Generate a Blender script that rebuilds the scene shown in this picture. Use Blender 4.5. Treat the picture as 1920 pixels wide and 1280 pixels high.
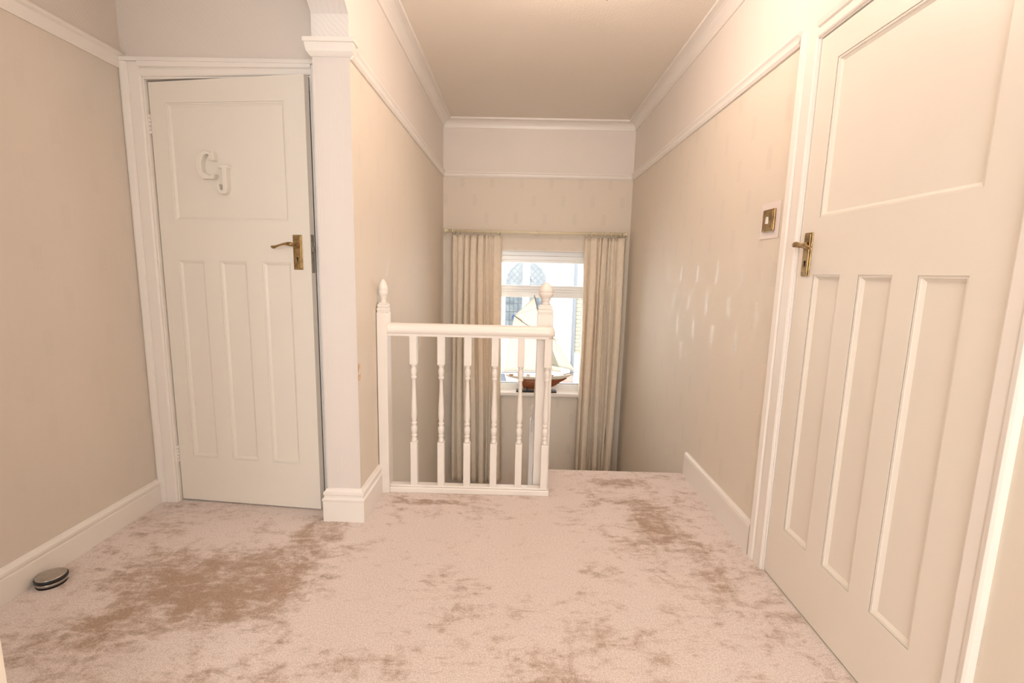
import bpy, bmesh, math, random
from mathutils import Vector, Matrix
for o in list(bpy.data.objects): bpy.data.objects.remove(o)
SC = bpy.context.scene
COL = SC.collection
PI = math.pi

# ------------------------------------------------------------ camera, light, exposure
F, PITCH, YAW, ROLL, CAMH = 878.73, .14760, .01107, .02278, 1.1707
fw = Vector((-math.sin(YAW) * math.cos(PITCH), math.cos(YAW) * math.cos(PITCH), -math.sin(PITCH)))
rt = Vector((math.cos(YAW), math.sin(YAW), 0))
up = rt.cross(fw)
c, s = math.cos(ROLL), math.sin(ROLL)
rt2, up2 = rt * c + up * s, up * c - rt * s
cam = bpy.data.cameras.new('camera')
cam.sensor_fit = 'HORIZONTAL'; cam.sensor_width = 36; cam.lens = 36 * F / 1920
cam.clip_start = .02
CAM = bpy.data.objects.new('camera', cam); COL.objects.link(CAM)
CAM.matrix_world = Matrix(((rt2.x, up2.x, -fw.x, 0), (rt2.y, up2.y, -fw.y, 0), (rt2.z, up2.z, -fw.z, CAMH), (0, 0, 0, 1)))
SC.camera = CAM
SC.view_settings.view_transform = 'Standard'; SC.view_settings.look = 'None'
SC.view_settings.exposure = 0.46; SC.view_settings.gamma = 1
SC.view_settings.use_curve_mapping = False
W = bpy.data.worlds.new('sky'); SC.world = W; W.use_nodes = True
bg = W.node_tree.nodes['Background']; bg.inputs[0].default_value = (.93, .97, 1, 1); bg.inputs[1].default_value = 3.0


def lamp(name, kind, loc, energy, col, rot=(0, 0, 0), **kw):
    l = bpy.data.lights.new(name, kind); l.energy = energy; l.color = col
    for k, v in kw.items(): setattr(l, k, v)
    o = bpy.data.objects.new(name, l); COL.objects.link(o); o.location = loc; o.rotation_euler = rot
    return o


WARM = (1, .805, .69)
# soft fill added behind the viewer, set in a made-up window opening
lamp('rear_fill', 'AREA', (.15, -1.42, 1.45), 24, (1, .95, .90), (PI / 2, 0, 0), shape='RECTANGLE', size=1.5, size_y=1.2)
# second fill added to brighten the left hall, set in an invented opening
lamp('hall_fill', 'AREA', (-1.30, -1.42, 1.5), 5, (1, .95, .90), (PI / 2, 0, 0), shape='RECTANGLE', size=.7, size_y=1.2)
# daylight entering at the stair window
lamp('stair_daylight', 'AREA', (.165, 4.66, .68), 11, (1, .96, .91), (-PI / 2, 0, 0), shape='RECTANGLE', size=1.08, size_y=1.2)
LAMP_E = 5.4

# ------------------------------------------------------------ materials
MT = {}


def new_mat(n):
    m = bpy.data.materials.new(n); m.use_nodes = True; MT[n] = m
    nt = m.node_tree; return m, nt, nt.nodes['Principled BSDF']


def N(nt, t, **kw):
    n = nt.nodes.new(t)
    for k, v in kw.items(): setattr(n, k, v)
    return n


def M_(nt, op, a, b=None, c=None):
    n = N(nt, 'ShaderNodeMath', operation=op)
    for i, v in enumerate((a, b, c)):
        if v is None: continue
        if isinstance(v, (int, float)): n.inputs[i].default_value = v
        else: nt.links.new(v, n.inputs[i])
    return n.outputs[0]


def mixc(nt, f, a, b):
    n = N(nt, 'ShaderNodeMix', data_type='RGBA')
    for i, v in ((0, f), (6, a), (7, b)):
        if isinstance(v, (int, float)): n.inputs[i].default_value = v
        elif isinstance(v, tuple): n.inputs[i].default_value = (*v, 1)
        else: nt.links.new(v, n.inputs[i])
    return n.outputs[2]


def noise(nt, vec, scale, detail=3, rough=.5, dist=0):
    n = N(nt, 'ShaderNodeTexNoise'); n.inputs['Scale'].default_value = scale
    n.inputs['Detail'].default_value = detail; n.inputs['Roughness'].default_value = rough
    n.inputs['Distortion'].default_value = dist
    if vec is not None: nt.links.new(vec, n.inputs['Vector'])
    return n.outputs[0]


def ramp(nt, v, a, b):
    n = N(nt, 'ShaderNodeMapRange'); n.inputs[1].default_value = a; n.inputs[2].default_value = b
    n.interpolation_type = 'SMOOTHSTEP'; nt.links.new(v, n.inputs[0]); return n.outputs[0]


def bump(nt, h, bs, strength, dist=.002):
    b = N(nt, 'ShaderNodeBump'); b.inputs['Strength'].default_value = strength; b.inputs['Distance'].default_value = dist
    nt.links.new(h, b.inputs['Height']); nt.links.new(b.outputs[0], bs.inputs['Normal'])


def obc(nt):
    return N(nt, 'ShaderNodeTexCoord').outputs['Object']


def paint(n, col, rough=.4, nb=.05, sc=60):
    m, nt, b = new_mat(n); v = obc(nt)
    k = noise(nt, v, 7, 3)
    nt.links.new(mixc(nt, k, tuple(x * .97 for x in col), col), b.inputs['Base Color'])
    b.inputs['Roughness'].default_value = rough
    bump(nt, noise(nt, v, sc, 2), b, nb)
    return m


paint('gloss_paint', (.885, .83, .775), .33)
paint('door_paint', (.85, .79, .71), .38)
paint('upvc', (.88, .88, .87), .25)
paint('cream_pole', (.80, .71, .52), .4)
paint('switch_card', (.84, .75, .72), .45)
paint('white_plastic', (.88, .85, .8), .3)


def metal(n, col, rough, dark=None, sc=40):
    m, nt, b = new_mat(n); v = obc(nt)
    k = ramp(nt, noise(nt, v, sc, 4), .35, .7)
    nt.links.new(mixc(nt, k, col, dark or tuple(x * .7 for x in col)), b.inputs['Base Color'])
    b.inputs['Metallic'].default_value = 1; b.inputs['Roughness'].default_value = rough
    return m


metal('old_brass', (.46, .32, .15), .36, (.25, .165, .08))
metal('steel', (.50, .47, .43), .28, (.42, .39, .36))
metal('dull_steel', (.34, .30, .25), .4, (.22, .19, .15))
paint('black_rubber', (.012, .012, .014), .35)
paint('dark_hole', (.01, .008, .006), .8)


def wall_mat(n, lower, upper, zsplit=2.03, stripes=False, scuff=False, motif=.30):
    m, nt, b = new_mat(n); v = obc(nt)
    sx = N(nt, 'ShaderNodeSeparateXYZ'); nt.links.new(v, sx.inputs[0])
    u = M_(nt, 'ADD', sx.outputs[0], sx.outputs[1]); z = sx.outputs[2]
    row = M_(nt, 'FLOOR', M_(nt, 'DIVIDE', z, .158))
    wn = N(nt, 'ShaderNodeTexWhiteNoise', noise_dimensions='1D'); nt.links.new(row, wn.inputs[1])
    uu = M_(nt, 'ADD', M_(nt, 'DIVIDE', u, .27), M_(nt, 'MULTIPLY', row, .5))
    uu = M_(nt, 'ADD', uu, M_(nt, 'MULTIPLY', wn.outputs[0], .3))
    fu = M_(nt, 'FRACT', uu); fv = M_(nt, 'FRACT', M_(nt, 'DIVIDE', z, .158))
    mu = M_(nt, 'LESS_THAN', M_(nt, 'ABSOLUTE', M_(nt, 'SUBTRACT', fu, .5)), .072)
    mv = M_(nt, 'LESS_THAN', M_(nt, 'ABSOLUTE', M_(nt, 'SUBTRACT', fv, .5)), .31)
    # cells left out now and then
    cell = N(nt, 'ShaderNodeCombineXYZ'); nt.links.new(M_(nt, 'FLOOR', uu), cell.inputs[0]); nt.links.new(row, cell.inputs[1])
    w2 = N(nt, 'ShaderNodeTexWhiteNoise', noise_dimensions='2D'); nt.links.new(cell.outputs[0], w2.inputs[0])
    keep = M_(nt, 'GREATER_THAN', w2.outputs[0], .12 if motif else 2)
    hatch = M_(nt, 'GREATER_THAN', M_(nt, 'SINE', M_(nt, 'MULTIPLY', z, 850)), -.35)
    low = M_(nt, 'LESS_THAN', z, zsplit)
    mot = M_(nt, 'MULTIPLY', M_(nt, 'MULTIPLY', mu, mv), M_(nt, 'MULTIPLY', keep, low))
    mot_h = M_(nt, 'MULTIPLY', mot, hatch)
    # faint vertical fibres of the paper
    mp = N(nt, 'ShaderNodeMapping'); mp.inputs['Scale'].default_value = (90, 90, 2.2); nt.links.new(v, mp.inputs[0])
    fib = noise(nt, mp.outputs[0], 1, 3)
    mott = ramp(nt, noise(nt, v, 2.2, 3), .3, .75)
    lo = mixc(nt, mott, lower, tuple(x * y for x, y in zip(lower, (.97, .985, 1.0))))
    lo = mixc(nt, M_(nt, 'MULTIPLY', fib, .10), lo, tuple(x * .8 for x in lower))
    lo = mixc(nt, M_(nt, 'MULTIPLY', mot_h, motif), lo, tuple(x * .72 for x in lower))
    if scuff:   # old tear in the paper at the pier corner
        d = N(nt, 'ShaderNodeVectorMath', operation='DISTANCE'); d.inputs[1].default_value = (-.712, 2.06, .705)
        mp2 = N(nt, 'ShaderNodeMapping'); mp2.inputs['Scale'].default_value = (1, 1, .45); mp2.inputs['Location'].default_value = (0, 0, .705 * .55)
        nt.links.new(v, mp2.inputs[0]); nt.links.new(mp2.outputs[0], d.inputs[0])
        k = M_(nt, 'MULTIPLY', M_(nt, 'SUBTRACT', 1, ramp(nt, d.outputs[1], .01, .032)), M_(nt, 'GREATER_THAN', noise(nt, v, 70, 4), .5))
        lo = mixc(nt, k, lo, (.62, .36, .16))
    hi = mixc(nt, mott, upper, tuple(x * .975 for x in upper))
    nt.links.new(mixc(nt, low, hi, lo), b.inputs['Base Color'])
    nt.links.new(M_(nt, 'SUBTRACT', .62, M_(nt, 'MULTIPLY', mot_h, .27)), b.inputs['Roughness'])
    # woven diagonal relief above the rail, fibres below
    wv = N(nt, 'ShaderNodeTexWave', wave_type='BANDS', bands_direction='DIAGONAL'); wv.inputs['Scale'].default_value = 26
    wv.inputs['Distortion'].default_value = 4; wv.inputs['Detail'].default_value = 2; nt.links.new(v, wv.inputs[0])
    hi_h = M_(nt, 'MULTIPLY', wv.outputs[1], M_(nt, 'SUBTRACT', 1, low))
    lo_h = M_(nt, 'MULTIPLY', fib, low)
    if stripes:
        st = M_(nt, 'SINE', M_(nt, 'MULTIPLY', u, 900)); lo_h = M_(nt, 'MULTIPLY', M_(nt, 'ADD', M_(nt, 'MULTIPLY', st, .22), fib), low)
    h = M_(nt, 'ADD', M_(nt, 'ADD', hi_h, lo_h), M_(nt, 'MULTIPLY', mot_h, .5))
    bump(nt, h, b, .22, .0015)
    return m


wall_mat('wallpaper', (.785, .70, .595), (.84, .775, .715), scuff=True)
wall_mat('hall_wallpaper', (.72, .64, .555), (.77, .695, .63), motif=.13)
wall_mat('pier_paper', (.78, .71, .66), (.80, .755, .72), stripes=True, motif=0)
wall_mat('plain_wall', (.72, .66, .6), (.72, .66, .6))


def ceiling_mat():
    m, nt, b = new_mat('ceiling_paper'); v = obc(nt)
    k = noise(nt, v, 1.6, 3)
    nt.links.new(mixc(nt, k, (.83, .755, .665), (.86, .78, .69)), b.inputs['Base Color'])
    b.inputs['Roughness'].default_value = .8
    w = N(nt, 'ShaderNodeTexVoronoi'); w.inputs['Scale'].default_value = 95; nt.links.new(v, w.inputs['Vector'])
    bump(nt, w.outputs[0], b, .3, .002)


ceiling_mat()


def carpet_mat():
    m, nt, b = new_mat('carpet_pile'); v = obc(nt)
    # brushed pile: broad directional patches, ragged by finer noise
    mp = N(nt, 'ShaderNodeMapping'); mp.inputs['Rotation'].default_value = (0, 0, .5); mp.inputs['Scale'].default_value = (1.2, 2.0, 1)
    nt.links.new(v, mp.inputs[0])
    big = noise(nt, mp.outputs[0], 1.7, 2, .5, .6)
    mid = noise(nt, v, 6.5, 6, .66, 1.2)
    fine = noise(nt, v, 34, 4, .75)
    mp3 = N(nt, 'ShaderNodeMapping'); mp3.inputs['Rotation'].default_value = (0, 0, -.35); mp3.inputs['Scale'].default_value = (1, 2.6, 1)
    nt.links.new(v, mp3.inputs[0])
    streak = noise(nt, mp3.outputs[0], 11, 5, .7, .5)
    tot = M_(nt, 'ADD', M_(nt, 'MULTIPLY', big, .30), M_(nt, 'ADD', M_(nt, 'MULTIPLY', mid, .60), M_(nt, 'MULTIPLY', fine, .34)))
    tot = M_(nt, 'ADD', tot, M_(nt, 'MULTIPLY', M_(nt, 'SUBTRACT', streak, .5), .58))
    sx = N(nt, 'ShaderNodeSeparateXYZ'); nt.links.new(v, sx.inputs[0])
    blobs = None
    for (x, y, rx, ry, a, w) in CARPET_BLOBS:
        dx = M_(nt, 'SUBTRACT', sx.outputs[0], x); dy = M_(nt, 'SUBTRACT', sx.outputs[1], y)
        ca, sa = math.cos(a), math.sin(a)
        p = M_(nt, 'DIVIDE', M_(nt, 'ADD', M_(nt, 'MULTIPLY', dx, ca), M_(nt, 'MULTIPLY', dy, sa)), rx)
        q = M_(nt, 'DIVIDE', M_(nt, 'SUBTRACT', M_(nt, 'MULTIPLY', dy, ca), M_(nt, 'MULTIPLY', dx, sa)), ry)
        d = M_(nt, 'SQRT', M_(nt, 'ADD', M_(nt, 'MULTIPLY', p, p), M_(nt, 'MULTIPLY', q, q)))
        k = M_(nt, 'MULTIPLY', M_(nt, 'SUBTRACT', 1, ramp(nt, d, .35, 1.25)), w)
        blobs = k if blobs is None else M_(nt, 'ADD', blobs, k)
    tot = M_(nt, 'ADD', tot, blobs)
    k = ramp(nt, tot, .58, .88)
    spk = M_(nt, 'ADD', M_(nt, 'MULTIPLY', noise(nt, v, 420, 1, .8), .6), M_(nt, 'MULTIPLY', noise(nt, v, 150, 3, .8), .4))
    light = mixc(nt, ramp(nt, spk, .38, .60), (.64, .50, .445), (.95, .845, .785))
    dark = mixc(nt, ramp(nt, spk, .38, .60), (.27, .155, .09), (.52, .36, .25))
    nt.links.new(mixc(nt, M_(nt, 'MULTIPLY', k, .95), light, dark), b.inputs['Base Color'])
    b.inputs['Roughness'].default_value = .95
    b.inputs['Sheen Weight'].default_value = .25; b.inputs['Sheen Roughness'].default_value = .5
    bump(nt, M_(nt, 'ADD', spk, M_(nt, 'MULTIPLY', fine, .6)), b, .7, .006)


#            x      y     rx   ry   angle weight
CARPET_BLOBS = [(-1.12, 1.62, .38, .19, .2, .17), (-.90, 1.46, .26, .14, .25, .09), (-1.34, 1.33, .46, .12, .30, .13), (-1.42, 1.68, .24, .12, .5, .09),
                (-.86, 1.92, .13, .20, 0, .14), (-.78, 1.62, .12, .16, 0, .10), (.68, 2.08, .13, .24, .15, .16), (.50, 2.30, .2, .06, .2, .08), (.36, 1.72, .10, .07, 0, .13),
                (.20, 1.16, .16, .08, .1, .18), (-.45, 1.24, .16, .07, 0, .10), (.62, 2.52, .20, .07, 0, .16), (.80, 1.75, .08, .25, 0, .10), (-.85, 1.16, .3, .07, .2, .08),
                (.10, 1.85, .34, .34, 0, -.10), (-.45, 1.8, .20, .3, 0, -.07), (-.45, 2.24, .24, .035, 0, .20), (.45, 1.35, .3, .12, 0, .05), (-.6, 1.42, .16, .1, 0, -.08)]
carpet_mat()


def fabric(n, col, trans=.28, tc=None):
    m, nt, b = new_mat(n); v = obc(nt)
    mp = N(nt, 'ShaderNodeMapping'); mp.inputs['Scale'].default_value = (1, 1, .35); nt.links.new(v, mp.inputs[0])
    k = ramp(nt, noise(nt, mp.outputs[0], 60, 3), .35, .65)
    cc = mixc(nt, k, tuple(x * .93 for x in col), col)
    nt.links.new(cc, b.inputs['Base Color']); b.inputs['Roughness'].default_value = .75
    bump(nt, k, b, .25, .001)
    t = N(nt, 'ShaderNodeBsdfTranslucent'); t.inputs[0].default_value = (*(tc or (col[0], col[1] * .76, col[2] * .5)), 1)
    mx = N(nt, 'ShaderNodeMixShader'); mx.inputs[0].default_value = trans
    nt.links.new(b.outputs[0], mx.inputs[1]); nt.links.new(t.outputs[0], mx.inputs[2])
    nt.links.new(mx.outputs[0], nt.nodes['Material Output'].inputs[0])


fabric('curtain_cloth', (.93, .84, .70), .15)
fabric('sail_cloth', (.90, .90, .84), .5, (.88, .89, .84))


def glass_mat():
    m, nt, b = new_mat('pane_glass'); nt.nodes.remove(b)
    t = N(nt, 'ShaderNodeBsdfTransparent'); g = N(nt, 'ShaderNodeBsdfGlossy'); g.inputs['Roughness'].default_value = .02
    g.inputs[0].default_value = (.9, .9, .9, 1)
    f = N(nt, 'ShaderNodeFresnel'); f.inputs[0].default_value = 1.35
    mx = N(nt, 'ShaderNodeMixShader'); nt.links.new(f.outputs[0], mx.inputs[0])
    nt.links.new(t.outputs[0], mx.inputs[1]); nt.links.new(g.outputs[0], mx.inputs[2])
    nt.links.new(mx.outputs[0], nt.nodes['Material Output'].inputs[0])


glass_mat()


def wood(n, c1, c2, rough=.35, sc=18):
    m, nt, b = new_mat(n); v = obc(nt)
    mp = N(nt, 'ShaderNodeMapping'); mp.inputs['Scale'].default_value = (1, 6, 6); nt.links.new(v, mp.inputs[0])
    nt.links.new(mixc(nt, ramp(nt, noise(nt, mp.outputs[0], sc, 4), .35, .65), c1, c2), b.inputs['Base Color'])
    b.inputs['Roughness'].default_value = rough


wood('hull_brown', (.30, .09, .025), (.20, .055, .015))
wood('spar_wood', (.22, .12, .06), (.13, .07, .04))
wood('deck_wood', (.62, .36, .2), (.5, .27, .14))
paint('hull_white', (.85, .80, .68), .4)
paint('stand_black', (.015, .013, .012), .3)
paint('render_white', (.86, .86, .86), .8)
paint('lead_grey', (.10, .11, .12), .5)
paint('pipe_grey', (.20, .215, .23), .5)
paint('ground_grey', (.5, .5, .5), .9)
paint('pink_brick', (.5, .27, .22), .8)
paint('slate', (.09, .11, .14), .6)
paint('glass_blue', (.03, .07, .16), .3)
m, nt, b = new_mat('leaded_glass'); v = obc(nt)
nt.links.new(mixc(nt, ramp(nt, noise(nt, v, 9, 3), .35, .7), (.10, .125, .14), (.20, .22, .22)), b.inputs['Base Color'])
b.inputs['Roughness'].default_value = .5
m, nt, b = new_mat('buff_brick'); v = obc(nt)
br = N(nt, 'ShaderNodeTexBrick'); br.inputs['Scale'].default_value = 1
br.inputs['Color1'].default_value = (.52, .44, .28, 1); br.inputs['Color2'].default_value = (.42, .36, .24, 1); br.inputs['Mortar'].default_value = (.26, .25, .22, 1)
br.inputs['Brick Width'].default_value = .22; br.inputs['Row Height'].default_value = .075; br.inputs['Mortar Size'].default_value = .012
mp = N(nt, 'ShaderNodeMapping'); mp.inputs['Rotation'].default_value = (PI / 2, 0, 0); nt.links.new(v, mp.inputs[0]); nt.links.new(mp.outputs[0], br.inputs[0])
nt.links.new(br.outputs[0], b.inputs['Base Color']); b.inputs['Roughness'].default_value = .9
m, nt, b = new_mat('frosted_bulb'); b.inputs['Base Color'].default_value = (1, .9, .75, 1)
b.inputs['Emission Color'].default_value = (1, .78, .5, 1); b.inputs['Emission Strength'].default_value = 6


# ------------------------------------------------------------ mesh helpers
class MB:
    def __init__(s): s.v = []; s.f = []; s.sm = []

    def add(s, vs, fs, smooth=False):
        n = len(s.v); s.v += [tuple(p) for p in vs]; s.f += [tuple(n + i for i in f) for f in fs]; s.sm += [smooth] * len(fs); return s

    def box(s, x0, x1, y0, y1, z0, z1):
        vs = [(x, y, z) for z in (z0, z1) for y in (y0, y1) for x in (x0, x1)]
        return s.add(vs, [(0, 2, 3, 1), (4, 5, 7, 6), (0, 1, 5, 4), (2, 6, 7, 3), (0, 4, 6, 2), (1, 3, 7, 5)])

    def prism(s, poly, axis, a, b, smooth=False):
        """poly: list of 2D points in the plane normal to axis; extruded a..b"""
        def P(p, t):
            return {'x': (t, p[0], p[1]), 'y': (p[0], t, p[1]), 'z': (p[0], p[1], t)}[axis]
        n = len(poly); vs = [P(p, a) for p in poly] + [P(p, b) for p in poly]
        fs = [tuple(range(n))[::-1], tuple(range(n, 2 * n))]
        s.add(vs, fs)
        k = len(s.v) - 2 * n
        for i in range(n):
            j = (i + 1) % n; s.f.append((k + i, k + j, k + n + j, k + n + i)); s.sm.append(smooth)
        return s

    def lathe(s, prof, cx, cy, seg=20, axis='z', cz=0, smooth=True):
        """prof: list (t, r) along axis"""
        vs = []
        for t, r in prof:
            for i in range(seg):
                a = 2 * PI * i / seg; p, q = r * math.cos(a), r * math.sin(a)
                vs.append({'z': (cx + p, cy + q, cz + t), 'x': (cx + t, cy + p, cz + q), 'y': (cx + p, cy + t, cz + q)}[axis])
        fs = []
        for k in range(len(prof) - 1):
            for i in range(seg):
                j = (i + 1) % seg; fs.append((k * seg + i, k * seg + j, (k + 1) * seg + j, (k + 1) * seg + i))
        s.add(vs, fs, smooth)
        n0 = len(s.v) - len(vs)
        s.f.append(tuple(n0 + i for i in range(seg))[::-1]); s.sm.append(False)
        s.f.append(tuple(n0 + (len(prof) - 1) * seg + i for i in range(seg))); s.sm.append(False)
        return s

    def tube(s, pts, rad, seg=10, flat=1.0):
        """round tube through pts, rad number or list"""
        pts = [Vector(p) for p in pts]; n = len(pts)
        rr = rad if isinstance(rad, (list, tuple)) else [rad] * n
        vs = []; prev = None
        for i, p in enumerate(pts):
            t = (pts[min(i + 1, n - 1)] - pts[max(i - 1, 0)]).normalized()
            if prev is None:
                a = Vector((0, 0, 1)) if abs(t.z) < .9 else Vector((1, 0, 0)); u = t.cross(a).normalized()
            else:
                u = (prev - t * prev.dot(t)).normalized()
            prev = u; w = t.cross(u)
            for k in range(seg):
                a = 2 * PI * k / seg; vs.append(p + u * math.cos(a) * rr[i] + w * math.sin(a) * rr[i] * flat)
        fs = [(k * seg + i, k * seg + (i + 1) % seg, (k + 1) * seg + (i + 1) % seg, (k + 1) * seg + i) for k in range(n - 1) for i in range(seg)]
        s.add(vs, fs, True); b = len(s.v) - len(vs)
        s.f.append(tuple(b + i for i in range(seg))[::-1]); s.sm.append(False)
        s.f.append(tuple(b + (n - 1) * seg + i for i in range(seg))); s.sm.append(False)
        return s

    def sweep(s, path, nrm, prof, closed=False, smooth=False):
        """mitred sweep of prof (a = left of travel seen from nrm, b = along nrm)"""
        P = [Vector(p) for p in path]; nrm = Vector(nrm); n = len(P); m = len(prof); vs = []
        for i in range(n):
            if closed: t0 = (P[i] - P[i - 1]).normalized(); t1 = (P[(i + 1) % n] - P[i]).normalized()
            else:
                t0 = (P[i] - P[i - 1]).normalized() if i > 0 else None
                t1 = (P[i + 1] - P[i]).normalized() if i < n - 1 else None
                t0 = t0 or t1; t1 = t1 or t0
            s0, s1 = nrm.cross(t0), nrm.cross(t1)
            sd = (s0 + s1); sd = sd / max(1e-6, sd.dot(s0))
            for a, b in prof: vs.append(P[i] + sd * a + nrm * b)
        fs = []
        for k in range(n if closed else n - 1):
            k2 = (k + 1) % n
            for i in range(m):
                j = (i + 1) % m; fs.append((k * m + i, k * m + j, k2 * m + j, k2 * m + i))
        s.add(vs, fs, smooth)
        if not closed:
            b0 = len(s.v) - len(vs)
            s.f.append(tuple(b0 + i for i in range(m))); s.sm.append(False)
            s.f.append(tuple(b0 + (n - 1) * m + i for i in range(m))[::-1]); s.sm.append(False)
        return s

    def build(s, name, mat, parent=None, bevel=0, kind=None, loc=None, seg=2):
        me = bpy.data.meshes.new(name); me.from_pydata(s.v, [], s.f)
        for p, q in zip(me.polygons, s.sm): p.use_smooth = q
        bm = bmesh.new(); bm.from_mesh(me); bmesh.ops.recalc_face_normals(bm, faces=bm.faces); bm.to_mesh(me); bm.free()
        me.materials.append(MT[mat])
        o = bpy.data.objects.new(name, me); COL.objects.link(o)
        if parent is not None: o.parent = parent
        if loc: o.location = loc
        if bevel:
            b = o.modifiers.new('bevel', 'BEVEL'); b.width = bevel; b.segments = seg; b.limit_method = 'ANGLE'; b.angle_limit = .6
        if kind: o['kind'] = kind
        return o


def tag(o, label, cat, group=None, kind=None):
    o['label'] = label; o['category'] = cat
    if group: o['group'] = group
    if kind: o['kind'] = kind
    return o


def empty(name, loc, rz=0, kind=None):
    o = bpy.data.objects.new(name, None); COL.objects.link(o); o.location = loc; o.rotation_euler = (0, 0, rz)
    o.empty_display_size = .1
    if kind: o['kind'] = kind
    return o


def struct(o, label, cat):
    return tag(o, label, cat, kind='structure')


# ------------------------------------------------------------ the setting
XL, XR, YB, YN = -.710, 1.018, 4.44, 2.05     # stairwell walls, back wall, pier front
XH, YD = -1.76, 2.18                          # hall left wall, hall door wall
XP = -.859; YP = .575                         # pier left face; near pier
CZ = 2.51; YR = -1.5
FLOOR_UNDER = -.28

# floor: an L with the landing nose beside the balustrade
poly = [(XH, YR), (XR, YR), (XR, 2.68), (.186, 2.68), (.186, 2.345), (XL, 2.345), (XL, YD), (XH, YD)]
mb = MB().prism(poly, 'z', FLOOR_UNDER, 0)
nose = [(2.68, -.03)] + [(2.68 + .02 * math.sin(a), -.02 + .02 * math.cos(a)) for a in [PI, PI * .75, PI / 2, PI / 4, 0]]
mb.prism(nose[1:] , 'x', .186, XR)
fl = mb.build('floor', 'carpet_pile', kind='structure')
struct(fl, 'pale pink-beige deep pile carpet with brushed brown patches over the landing', 'floor')

ce = MB().box(XH - .1, XR + .15, YR - .1, YB + .25, CZ, CZ + .1).build('ceiling', 'ceiling_paper')
struct(ce, 'cream ceiling with fine embossed paper above the landing', 'ceiling')

ZB = -2.7
mb = MB(); mb.box(XR, XR + .15, 1.765, YB + .25, ZB, CZ); mb.box(XR, XR + .15, YR, .985, ZB, CZ); mb.box(XR, XR + .15, .985, 1.765, 1.99, CZ)
mb.box(XR, XR + .15, .985, 1.765, ZB, 0)
struct(mb.build('wall_right', 'wallpaper'), 'beige wallpapered wall on the right of the stairs with the near door', 'wall')
mb = MB().box(XP, XL, YN, YB + .25, ZB, CZ)
struct(mb.build('wall_left', 'wallpaper'), 'beige wallpapered stair wall running back from the papered pier', 'wall')
# front face skin of the pier, papered in pale stripes
mb = MB().prism([(XP - .004, YN - .004), (XL - .0005, YN - .004), (XL - .0005, YN + .003), (XP + .003, YN + .003), (XP + .003, YD), (XP - .004, YD)], 'z', 0, 2.185)
struct(mb.build('wall_pier', 'pier_paper'), 'narrow pale striped front face of the pier beside the left door', 'wall')
# header wall over the segmental arch and the near pier
half = (YN - YP) / 2; rise = .275; zs = 2.178; R = (half * half + rise * rise) / (2 * rise); yc = YP + half; zc_ = zs + rise - R
a0 = math.asin(half / R)
arc = [(yc + R * math.sin(a0 - 2 * a0 * i / 24), zc_ + R * math.cos(a0 - 2 * a0 * i / 24)) for i in range(25)]
mb = MB().prism([(YN, CZ)] + arc + [(YP, CZ)], 'x', XP, XL)
mb.box(XP, XL, YR, YP, 0, CZ)
struct(mb.build('wall_arch', 'wallpaper'), 'papered wall over the shallow arch between hall and stair landing', 'wall')
mb = MB().prism([(a[0], a[1] + .006) for a in arc] + [(a[0], a[1] - .0015) for a in reversed(arc)], 'x', XP - .002, XL - .0005)
struct(mb.build('trim_6', 'pier_paper'), 'pale papered underside of the arch', 'trim')
# back wall with window opening
WX0, WX1, WZ0, WZ1 = -.40, .735, -.01, 1.371
mb = MB(); mb.box(XL, WX0, YB, YB + .25, ZB, CZ); mb.box(WX1, XR, YB, YB + .25, ZB, CZ)
mb.box(WX0, WX1, YB, YB + .25, ZB, WZ0); mb.box(WX0, WX1, YB, YB + .25, WZ1, CZ)
struct(mb.build('wall_back', 'wallpaper'), 'beige papered end wall around the stair window', 'wall')
# hall walls
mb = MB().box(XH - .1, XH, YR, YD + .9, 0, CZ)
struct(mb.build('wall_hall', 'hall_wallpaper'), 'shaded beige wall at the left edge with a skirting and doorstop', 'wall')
DX0, DX1, DZ = -1.675, -.922, 2.0
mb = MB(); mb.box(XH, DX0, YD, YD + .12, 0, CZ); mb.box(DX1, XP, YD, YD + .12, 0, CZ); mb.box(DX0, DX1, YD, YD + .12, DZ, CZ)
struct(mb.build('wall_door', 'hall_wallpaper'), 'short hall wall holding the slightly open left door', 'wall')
mb = MB(); mb.box(XH, XP, YD + .8, YD + .9, 0, CZ); mb.box(XP - .01, XP, YD + .12, YD + .8, 0, CZ); mb.box(XH, XP, YD, YD + .9, -.1, 0)
struct(mb.build('wall_closet', 'plain_wall'), 'dark inside of the room behind the left door', 'wall')
# rear wall behind the viewer; its openings are added for the two fills
mb = MB(); mb.box(XH, -1.65, YR - .1, YR, 0, CZ); mb.box(-.95, -.6, YR - .1, YR, 0, CZ); mb.box(-1.65, -.95, YR - .1, YR, 0, .85); mb.box(-1.65, -.95, YR - .1, YR, 2.1, CZ); mb.box(.9, XR, YR - .1, YR, 0, CZ); mb.box(-.6, .9, YR - .1, YR, 0, .85); mb.box(-.6, .9, YR - .1, YR, 2.05, CZ)
struct(mb.build('wall_rear', 'plain_wall'), 'plain wall behind the viewer', 'wall')
w2 = empty('window_added', (.15, YR, .85), kind='structure'); struct(w2, 'unseen window added around the rear fill light', 'window')  # made-up window that frames the rear fill
mb = MB(); mb.box(-.75, -.70, -.09, -.03, 0, 1.2); mb.box(.70, .75, -.09, -.03, 0, 1.2); mb.box(-.75, .75, -.09, -.03, 0, .05); mb.box(-.75, .75, -.09, -.03, 1.15, 1.2); mb.box(-.02, .02, -.09, -.03, 0, 1.2)
mb.build('window_frame', 'upvc', w2, .003)

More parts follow.
